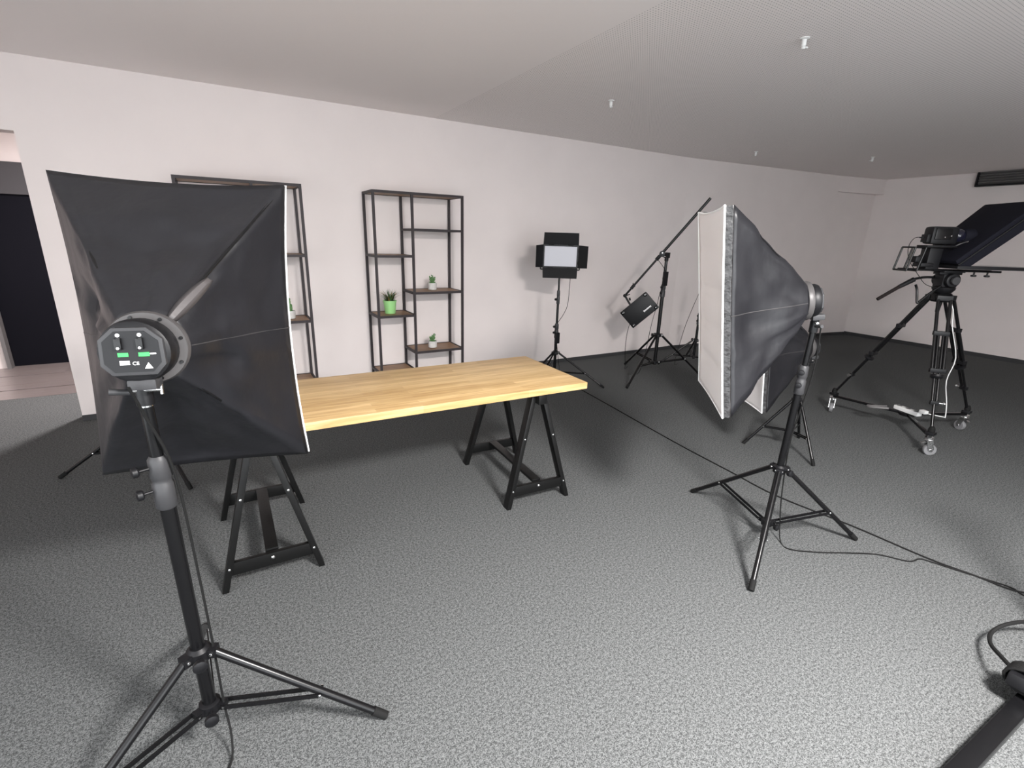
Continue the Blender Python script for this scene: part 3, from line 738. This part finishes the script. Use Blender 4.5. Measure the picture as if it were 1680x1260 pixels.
# panel on the boom, its back toward the room
pl4 = [V((4.087, 4.39, 0.729)), V((4.269, 4.192, 0.995)), V((4.387, 4.064, 0.829)), V((4.202, 4.266, 0.566))]
pc = sum(pl4, V((0, 0, 0))) / 4
ex = (pl4[1] - pl4[0]).normalized(); ez_ = (pl4[0] - pl4[3]); ez_ = (ez_ - ex * ez_.dot(ex)).normalized(); en = ex.cross(ez_)
if en.y > 0: en = -en           # en points toward the room (back of the panel)
Mp = Matrix((ex, en, ez_)).transposed()
bp_ = thing('led_panel_light', 'panel light hanging askew from the boom arm, back showing', 'studio light', pc, 0, 'led panel lights')
MB().box((0, 0, 0), (0.385, 0.045, 0.245), Mp).build('housing', PLASTIC, bp_, bevel=0.012)
MB().box(-en * 0.0245, (0.345, 0.004, 0.205), Mp).build('led_window', LEDFACE, bp_)
for sx in (-1, 1):
    for sz in (-1, 1):
        c = ex * (sx * 0.165) + ez_ * (sz * 0.098) + en * 0.021
        cb = MB().lathe([(0.022, 0), (0.021, 0.006), (0.014, 0.009)], c, en, 16).build('corner_boss', BLACK, bp_)
        MB().lathe([(0.006, 0), (0.005, 0.003)], c + en * 0.009, en, 10).build('screw', CHROME, cb)
lg = MB(); random.seed(9)
for k in range(8):
    c = ex * (0.035 + k * 0.0135) + ez_ * -0.045 + en * 0.0232
    lg.box(c, (0.009, 0.0008, 0.016 if k != 0 else 0.022), Mp); 
lg.build('logo_lettering', PRINT, bp_)
mtip = a0 - pc; me_ = ex * 0.0 + ez_ * 0.1225 + ex * (-0.04)
mk = MB(); mk.tube(mtip, me_, 0.012, 0.012); mk.sphere(mtip, 0.022, 10); mk.tube(mtip + V((.0, -.01, 0)), mtip + V((0.03, -0.05, 0.02)), 0.006); mk.build('ball_mount', PLASTIC, bp_)
MB().lathe([(0.014, 0), (0.018, .005), (0.017, .02)], (mtip + me_) / 2 + V((.012, -.012, .01)), (0.7, -0.7, 0.3), 12).build('mount_knob', PLASTIC, bp_)
pa = thing('power_adapter', 'black power adapter hanging on the boom stand pole', 'power adapter', (BO[0], BO[1], 1.08))
MB().box((-.02, -.032, 0.08), (0.055, 0.034, 0.16)).build('case', PLASTIC, pa, bevel=0.004)
MB().lathe([(0.0215, 0.07), (0.022, 0.09)], (0, 0, 0)).build('strap', RUBBER, pa)
MB().path([(-.02, -.032, .16), (-.07, -.01, 0.23), (-.085, .05, 0.29), (-.067, .073, .30)], 0.003).build('lead', RUBBER, pa)
tag(MB().path([(4.375, 4.02, 1.08), (4.33, 4.03, .98), (4.33, 4.05, .85), (4.30, 4.06, .7), (4.315, 4.10, .55), (4.305, 4.115, .35), (4.29, 4.14, .15), (4.26, 4.17, .006), (4.14, 4.22, .005)], 0.003).build('light_cable', RUBBER), 'thin black cable dropping along the boom stand to the floor', 'cable')
tag(MB().path([(4.18, 4.29, .63), (4.165, 4.30, .58), (4.15, 4.31, .45), (4.17, 4.33, .25), (4.22, 4.36, .08), (4.28, 4.42, .005), (4.4, 4.5, 0.005)], 0.003).build('light_cable', RUBBER), 'thin black cable hanging below the boom panel light', 'cable')

# stand hidden behind the side-on softbox
S5 = (5.28, 4.20)
light_stand('light stand by the wall half hidden behind the side-on softbox', S5, [(4.87, 4.42), (5.62, 4.60), (5.32, 3.72)], 0.34, 0.12, [0.62, 0.95, 1.20], (0, 0), 0.0115, 0.0165)
tag(MB().path([(5.269, 4.205, 1.05), (5.235, 4.225, .92), (5.19, 4.24, .78), (5.12, 4.26, .55), (5.05, 4.26, .30), (5.03, 4.28, .1), (5.06, 4.3, .005), (5.14, 4.33, .004)], 0.003).build('light_cable', RUBBER), 'thin black cable hanging beside the half-hidden wall stand', 'cable')

# ------------------------------------------------------------------ camera, teleprompter, tripod and dolly
K = [V((5.06, 2.32, 0)), V((4.66, 1.39, 0)), V((5.62, 1.475, 0))]
DC = (K[0] + K[1] + K[2]) / 3
do = thing('tripod_dolly', 'black three-armed dolly on grey casters under the camera tripod', 'dolly', DC)
MB().lathe([(0.055, 0.145), (0.06, 0.15), (0.06, 0.172), (0.05, 0.178)], (0, 0, 0)).build('centre_hub', BLACK, do)
for i, k_ in enumerate(K):
    d = (k_ - DC).normalized(); sd = V((-d.y, d.x, 0)); e = k_ - DC
    arm = MB().beam(V((0, 0, .16)), e + V((0, 0, .16)), 0.028, 0.022).build('arm', BLACK, do, bevel=0.002)
    MB().box(e + V((0, 0, .182)), (0.06, 0.06, 0.024)).build('foot_clamp', PLASTIC, arm, bevel=0.004)
    ca = MB(); tl_ = V((math.cos(i * 1.9 + 3.6), math.sin(i * 1.9 + 3.6), 0)) * 0.022; ts_ = V((-tl_.y, tl_.x, 0)).normalized()
    ca.lathe([(0.030, 0.148), (0.030, 0.138), (0.024, 0.132), (0.024, 0.122)], e, (0, 0, 1), 18)
    for s in (-1, 1): ca.beam(e + ts_ * (s * .022) + V((0, 0, .128)), e + tl_ + ts_ * (s * .022) + V((0, 0, .045)), 0.004, 0.040, up=tl_)
    ca.box(e + V((0, 0, .126)), (0.05, 0.05, 0.006)); ca.beam(e - tl_ * .6 + V((0, 0, .11)), e - tl_ * 2.2 + V((0, 0, .095)), .022, .005)
    cst = ca.build('caster', CHROME, do)
    c = e + tl_ + V((0, 0, .045))
    MB().lathe([(0.030, -.016), (0.042, -.015), (0.045, -.009), (0.045, .009), (0.042, .015), (0.030, .016)], c, ts_, 24).build('wheel', WHEEL, cst)
    MB().lathe([(0.012, -.026), (0.012, .026)], c, ts_, 12).build('axle', CHROME, cst)

TH = 1.20
tp = thing('camera_tripod', 'tall black twin-tube camera tripod standing on the dolly', 'tripod', (5.07, 1.70, 0.195))
to = V((5.07, 1.70, 0.195)); top = V((5.07, 1.70, TH))
MB().lathe([(0.060, -0.045), (0.075, -0.03), (0.075, 0.01), (0.062, 0.025)], top).build('shoulder', BLACK, tp, off=to)
MB().tube(top - V((0, 0, .04)), top - V((0, 0, .13)), .020, .014).build('bowl_screw', PLASTIC, tp, off=to)
for k_ in K:
    f = V((k_.x, k_.y, 0.197)); d = V((f.x - top.x, f.y - top.y, 0)).normalized(); sd = V((-d.y, d.x, 0))
    a = top + d * 0.075 - V((0, 0, .01))
    lg = MB(); P = lambda q, w_: a.lerp(f, q) + sd * w_
    for s in (-1, 1):
        lg.tube(P(0, s * .040), P(.56, s * .036), 0.0125, n=12)
    leg = lg.build('leg', BLACK, tp, off=to)
    MB().beam(P(0, -.052), P(0, .052), .034, .04).build('hinge_block', PLASTIC, leg, off=to, bevel=.003)
    for q in (.27, .55):
        MB().beam(P(q, -.052), P(q, .052), .036, .034).build('leg_clamp', PLASTIC, leg, off=to, bevel=.004)
    mid = MB(); 
    for s in (-1, 1): mid.tube(P(.27, s * .016), P(.80, s * .014), .010, n=12)
    mid.build('middle_tube', BLACK, leg, off=to)
    MB().lathe([(.030, -.02), (.042, -.016), (.042, .0), (.03, .012)], P(.60, 0), (f - a)).build('spreader_disc', PLASTIC, leg, off=to)
    MB().beam(P(.79, -.028), P(.79, .028), .030, .032).build('lower_clamp', PLASTIC, leg, off=to, bevel=.003)
    MB().tube(P(.78, 0), P(1.0, 0), .011, .011).build('inner_tube', BLACK, leg, off=to)
    MB().lathe([(.008, 0), (.008, .035), (.013, .038), (.013, .046)], P(.79, .02), sd, 12).build('lock_knob', CHROME, leg, off=to)
    MB().lathe([(.022, -.002), (.022, .02), (.014, .04)], f).build('foot', RUBBER, leg, off=to)

hd = thing('fluid_head', 'black fluid head with pan handle on the camera tripod', 'tripod head', (5.07, 1.70, 1.225))
AX = V((0.82, -0.565, 0)).normalized(); WX = V((AX.y, -AX.x, 0))
hd.rotation_euler = (0, 0, math.atan2(AX.y, AX.x) - PI / 2)
MB().lathe([(0.030, -0.02), (0.055, 0.0), (0.075, 0.03), (0.078, 0.045), (0.060, 0.055)], (0, 0, 0)).build('bowl', PLASTIC, hd)
MB().box((0, 0, 0.10), (0.10, 0.115, 0.10)).lathe([(0.048, -.085), (0.054, -.08), (0.054, .08), (0.048, .085)], (0, 0, .105), (1, 0, 0), 24).build('body', PLASTIC, hd, bevel=.004)
MB().lathe([(0.03, 0), (0.034, .01), (0.03, .022)], (.088, 0, .105), (1, 0, 0), 20).build('drag_dial', GREY_PLASTIC, hd)
MB().box((0, 0.0, 0.158), (0.075, 0.17, 0.018)).build('plate', PLASTIC, hd, bevel=.003)
ph_ = MB().path([(-.06, -.05, .12), (-.065, -.14, .115), (-.065, -.22, .09), (-.065, -.30, .035)], .010, 10).build('pan_bar', BLACK, hd)
MB().tube((-.065, -.20, .097), (-.065, -.30, .035), .020, .017).build('pan_joint', PLASTIC, hd)
MB().tube((-.065, -.30, .035), (-.065, -.45, -.075), .015, .014).build('pan_grip', MAROON, hd)
MB().path([(.05, -.06, .06), (.05, -.13, .0), (.05, -.20, -.075), (.045, -.21, -.07), (.02, -.215, .02), (.02, -.235, .06)], .009, 10, 5).build('second_handle', BLACK, hd)

rg_o = (5.07, 1.70, 1.394)
rz = math.atan2(AX.y, AX.x) - PI / 2
tel = thing('teleprompter', 'black teleprompter rig with slanted hood above a flat screen', 'teleprompter', rg_o, rz)
for x in (-.045, .045):
    MB().tube((x, -.36, .012), (x, .36, .012), .0085).build('rod', BLACK, tel)
MB().box((0, 0.0, 0.004), (.14, .16, .012)).build('base_plate', PLASTIC, tel, bevel=.002)
for y in (-.375, -.295):
    hp_ = MB(); l = .03
    for x in (-.075, .075): hp_.tube((x, y, 0.005), (x, y + l, .182), .0075, n=10)
    hp_.tube((-.075, y, .005), (.075, y, .005), .0075, n=10); hp_.tube((-.075, y + l, .182), (.075, y + l, .182), .0075, n=10); hp_.build('rear_hoop', BLACK, tel)
for x in (-.06, .06): MB().tube((x, -.345, .182), (x, -.035, .188), .006).build('upper_rod', BLACK, tel)
MB().box((0, -.14, .196), (.12, .22, .012)).build('camera_plate', PLASTIC, tel, bevel=.002)
MB().box((0, -.165, .10), (.10, .10, .17)).box((-.03, -.225, .09), (.06, .09, .05)).box((.02, -.22, .05), (.10, .10, .03)).build('riser', PLASTIC, tel, bevel=.008)
scn = MB().box((0.0, .24, .042), (.40, .66, .024)).build('screen_case', PLASTIC, tel, bevel=.004)
MB().box((0.0, .26, .0545), (.36, .56, .003)).build('screen_glass', GLASS_DARK, scn)
kn = MB()
for y in (.16, .26): kn.lathe([(.006, 0), (.006, -.02), (.018, -.022), (.020, -.032), (.012, -.036)], (.05, y, .006), (0, 0, 1), 14)
kn.build('rod_knob', PLASTIC, tel)
b0, b1 = V((-.05, -.065, .054)), V((-.05, .40, .505))
sl = (b1 - b0).normalized(); nn = V((0, -sl.z, sl.y))
hood = MB(); w_ = .225
poly = [b0 + V((-w_, 0, 0)), b0 + V((w_, 0, 0)), b1 + V((w_ * 1.12, 0, 0)), b1 + V((-w_ * 1.12, 0, 0))]
hood.prism(poly, (0, 0, 0), nn * .012)
hd_ = hood.build('glass_frame', PLASTIC, tel, smooth=False)
MB().prism([p * 1.0 for p in poly], nn * .012, nn * .05).build('hood_cloth', HOOD, tel, bevel=.012)
sd_ = MB()
for s in (-1, 1):
    sd_.prism([b0 + V((s * w_, 0, 0)), b1 + V((s * w_ * 1.12, 0, 0)), b1 + V((s * w_ * 1.12, .03, -.06)), b0 + V((s * w_, .06, -.02))], (0, 0, 0), (s * .004, 0, 0))
sd_.build('hood_side', HOOD, tel, smooth=False)
arc = []
for k in range(9):
    q = k / 8; arc.append(b0.lerp(b1, .22 + .10 * q + .03 * math.sin(PI * q)) + V((.03 + .07 * q, 0, 0)) + nn * .0505)
MB().path(arc, .006, 8, 1).build('lens_rim', MID_GREY, tel)
MB().lathe([(.050, .024), (.055, .030), (.055, .10), (.050, .105)], (0, -.0, .278), (0, 1, 0), 24).build('lens_sleeve', HOOD, tel)

cb = thing('video_camera', 'compact black camcorder mounted behind the teleprompter hood', 'camera', (5.07 - AX.x * .13, 1.70 - AX.y * .13, 1.5975), rz)
MB().box((0, 0, .073), (.105, .20, .135)).build('body', PLASTIC, cb, bevel=.024)
MB().lathe([(.046, 0), (.052, .01), (.052, .05), (.045, .06), (.040, .055)], (0, .095, .075), (0, 1, 0), 24).build('lens', GLASS_DARK, cb)
MB().box((.055, -.02, .085), (.012, .12, .085)).build('flip_screen', BLACK, cb, bevel=.004)
MB().box((0, -.105, .05), (.07, .03, .06)).build('battery', PLASTIC, cb, bevel=.004)
dt = MB(); dt.lathe([(.006, 0), (.005, .003)], (.0615, .035, .07), (1, 0, 0), 10); dt.lathe([(.005, 0), (.004, .003)], (.0615, -.01, .06), (1, 0, 0), 10); dt.build('button', CHROME, cb)
MB().path([(0, -.12, .055), (0, -.19, .05), (0, -.22, -.02), (0, -.19, -.12), (.02, -.1, -.24), (.03, -.03, -.31), (.03, .08, -.33)], .0025).build('lead', RUBBER, cb)
MB().box((0, -.135, .055), (.012, .035, .010)).build('plug', BLACK, cb)

ps = thing('power_strip', 'white power strip lying on the tripod dolly hub', 'power strip', (5.09, 1.72, .1785), math.radians(-20))
MB().box((0, 0, .018), (.055, .22, .036)).build('body', WHITE, ps, bevel=.006)
for k in range(3):
    MB().lathe([(.020, .0), (.020, .0015), (.017, .002), (.016, -.004)], (0, -.08 + k * .08, .036), (0, 0, 1), 18).build('socket', MID_GREY, ps)
MB().box((.01, -.13, .05), (.045, .05, .03)).build('plug', WHITE, ps, bevel=.006)
tag(MB().path([(4.98, 1.82, .20), (4.93, 1.93, .185), (4.97, 1.98, .178), (5.03, 1.92, .182), (5.04, 1.86, .2)], .010, 10).build('cable_bundle', MID_GREY), 'pale coiled cable end beside the power strip', 'cable')
tag(MB().path([(5.12, 1.58, .205), (5.20, 1.50, .19), (5.24, 1.50, .19), (5.25, 1.52, .30), (5.20, 1.55, .50), (5.22, 1.54, .70), (5.16, 1.60, .95), (5.13, 1.62, 1.10), (5.10, 1.65, 1.15)], .0038).build('power_cable', WHITE), 'white cable climbing the camera tripod from the power strip', 'cable')

# ------------------------------------------------------------------ floor cables
def cable(name, label, pts, r_=0.0035):
    p = [V((x, y, z)) for x, y, z in pts]
    return tag(MB().path(p, r_, 8, 5).build(name, RUBBER), label, 'cable')
cable('floor_cable', 'long straight black cable from the wall stand across the carpet',
      [(3.24, 4.13, .0045), (3.13, 3.3, .0045), (3.015, 2.446, .0045), (2.965, 1.905, .0045), (2.935, 1.549, .0045), (3.0, 1.124, .0045), (3.03, .768, .0045), (3.075, .585, .0045), (3.095, .47, .0045), (3.15, .40, .0045), (3.3, .3, .0045)], 0.0045)
cable('floor_cable', 'wavy black cable trailing from the side-on softbox stand',
      [(2.43, 1.235, 1.19), (2.475, 1.25, .95), (2.468, 1.285, .6), (2.476, 1.28, .3), (2.50, 1.27, .1), (2.47, 1.23, .006), (2.448, 1.166, .004), (2.554, 1.079, .004), (2.69, 1.0, .004), (2.827, .911, .004), (2.907, .805, .004), (2.984, .786, .004), (3.01, .743, .004), (3.045, .653, .004), (3.09, .548, .004), (3.12, .463, .004), (3.10, .40, .004), (3.15, .2, .004)], 0.0035)
cable('floor_cable', 'black cable running down the rear-facing softbox stand to the floor',
      [(-0.215, 1.345, 1.21), (-0.20, 1.385, 1.12), (-0.168, 1.415, .95), (-0.160, 1.435, .6), (-0.158, 1.44, .3), (-0.158, 1.44, .14), (-0.15, 1.40, .05), (-0.16, 1.34, .006), (-0.22, 1.25, .004), (-0.25, 1.17, .004), (-0.16, 1.12, .004), (-0.10, 1.16, .004), (-0.09, 1.24, .004), (-0.12, 1.26, .004)], 0.0035)

# ------------------------------------------------------------------ stand at the lower right, mostly out of frame
KB = V((2.75, 0.192, 0))
ks = thing('heavy_stand', 'thick black floor stand leg with a cable coil at its foot', 'stand', KB)
MB().tube((0, 0, .02), (0, 0, 1.0), .028).build('pole', BLACK, ks)
MB().lathe([(.040, .005), (.055, .010), (.055, .075), (.036, .085)]).build('leg_collar', PLASTIC, ks)
for ang_ in (178, 298, 358):
    q = math.radians(ang_); d = V((math.cos(q), math.sin(q), 0)); L_ = 1.2 if ang_ == 178 else .75
    lg = MB().beam(d * .035 + V((0, 0, .036)), d * L_ + V((0, 0, .030)), .052, .040).build('leg', BLACK, ks, bevel=.006)
    MB().box(d * L_ + V((0, 0, .022)), (.06, .065, .044)).build('foot', RUBBER, lg, bevel=.006)
MB().lathe([(.034, .0), (.036, .06), (.05, .07), (.05, .09)], (0, 0, 1.0)).build('top_plate', PLASTIC, ks)
ab = thing('power_adapter', 'black power adapter wrapped in cable on the thick stand leg', 'power adapter', (2.305, .225, .066))
MB().box((0, 0, .035), (.13, .085, .05), Matrix.Rotation(.14, 3, 'Y')).build('case', PLASTIC, ab, bevel=.008)
cw = MB()
for k in range(7):
    x = -.035 + k * .013; pts = [(x + .004 * math.sin(q + k), .056 * math.cos(q), .035 - x * .14 + .042 * math.sin(q)) for q in [2 * PI * j / 14 for j in range(15)]]
    cw.path(pts, .0052, 8, 1)
cw.build('cable_coil', RUBBER, ab)
cable('floor_cable', 'thick black cable looping up beside the thick stand leg',
      [(2.32, .28, .11), (2.36, .31, .10), (2.46, .365, .07), (2.55, .385, .07), (2.64, .36, .09), (2.76, .31, .08), (2.86, .22, .03), (2.95, .12, .009), (3.0, -.1, .009)], 0.0075)
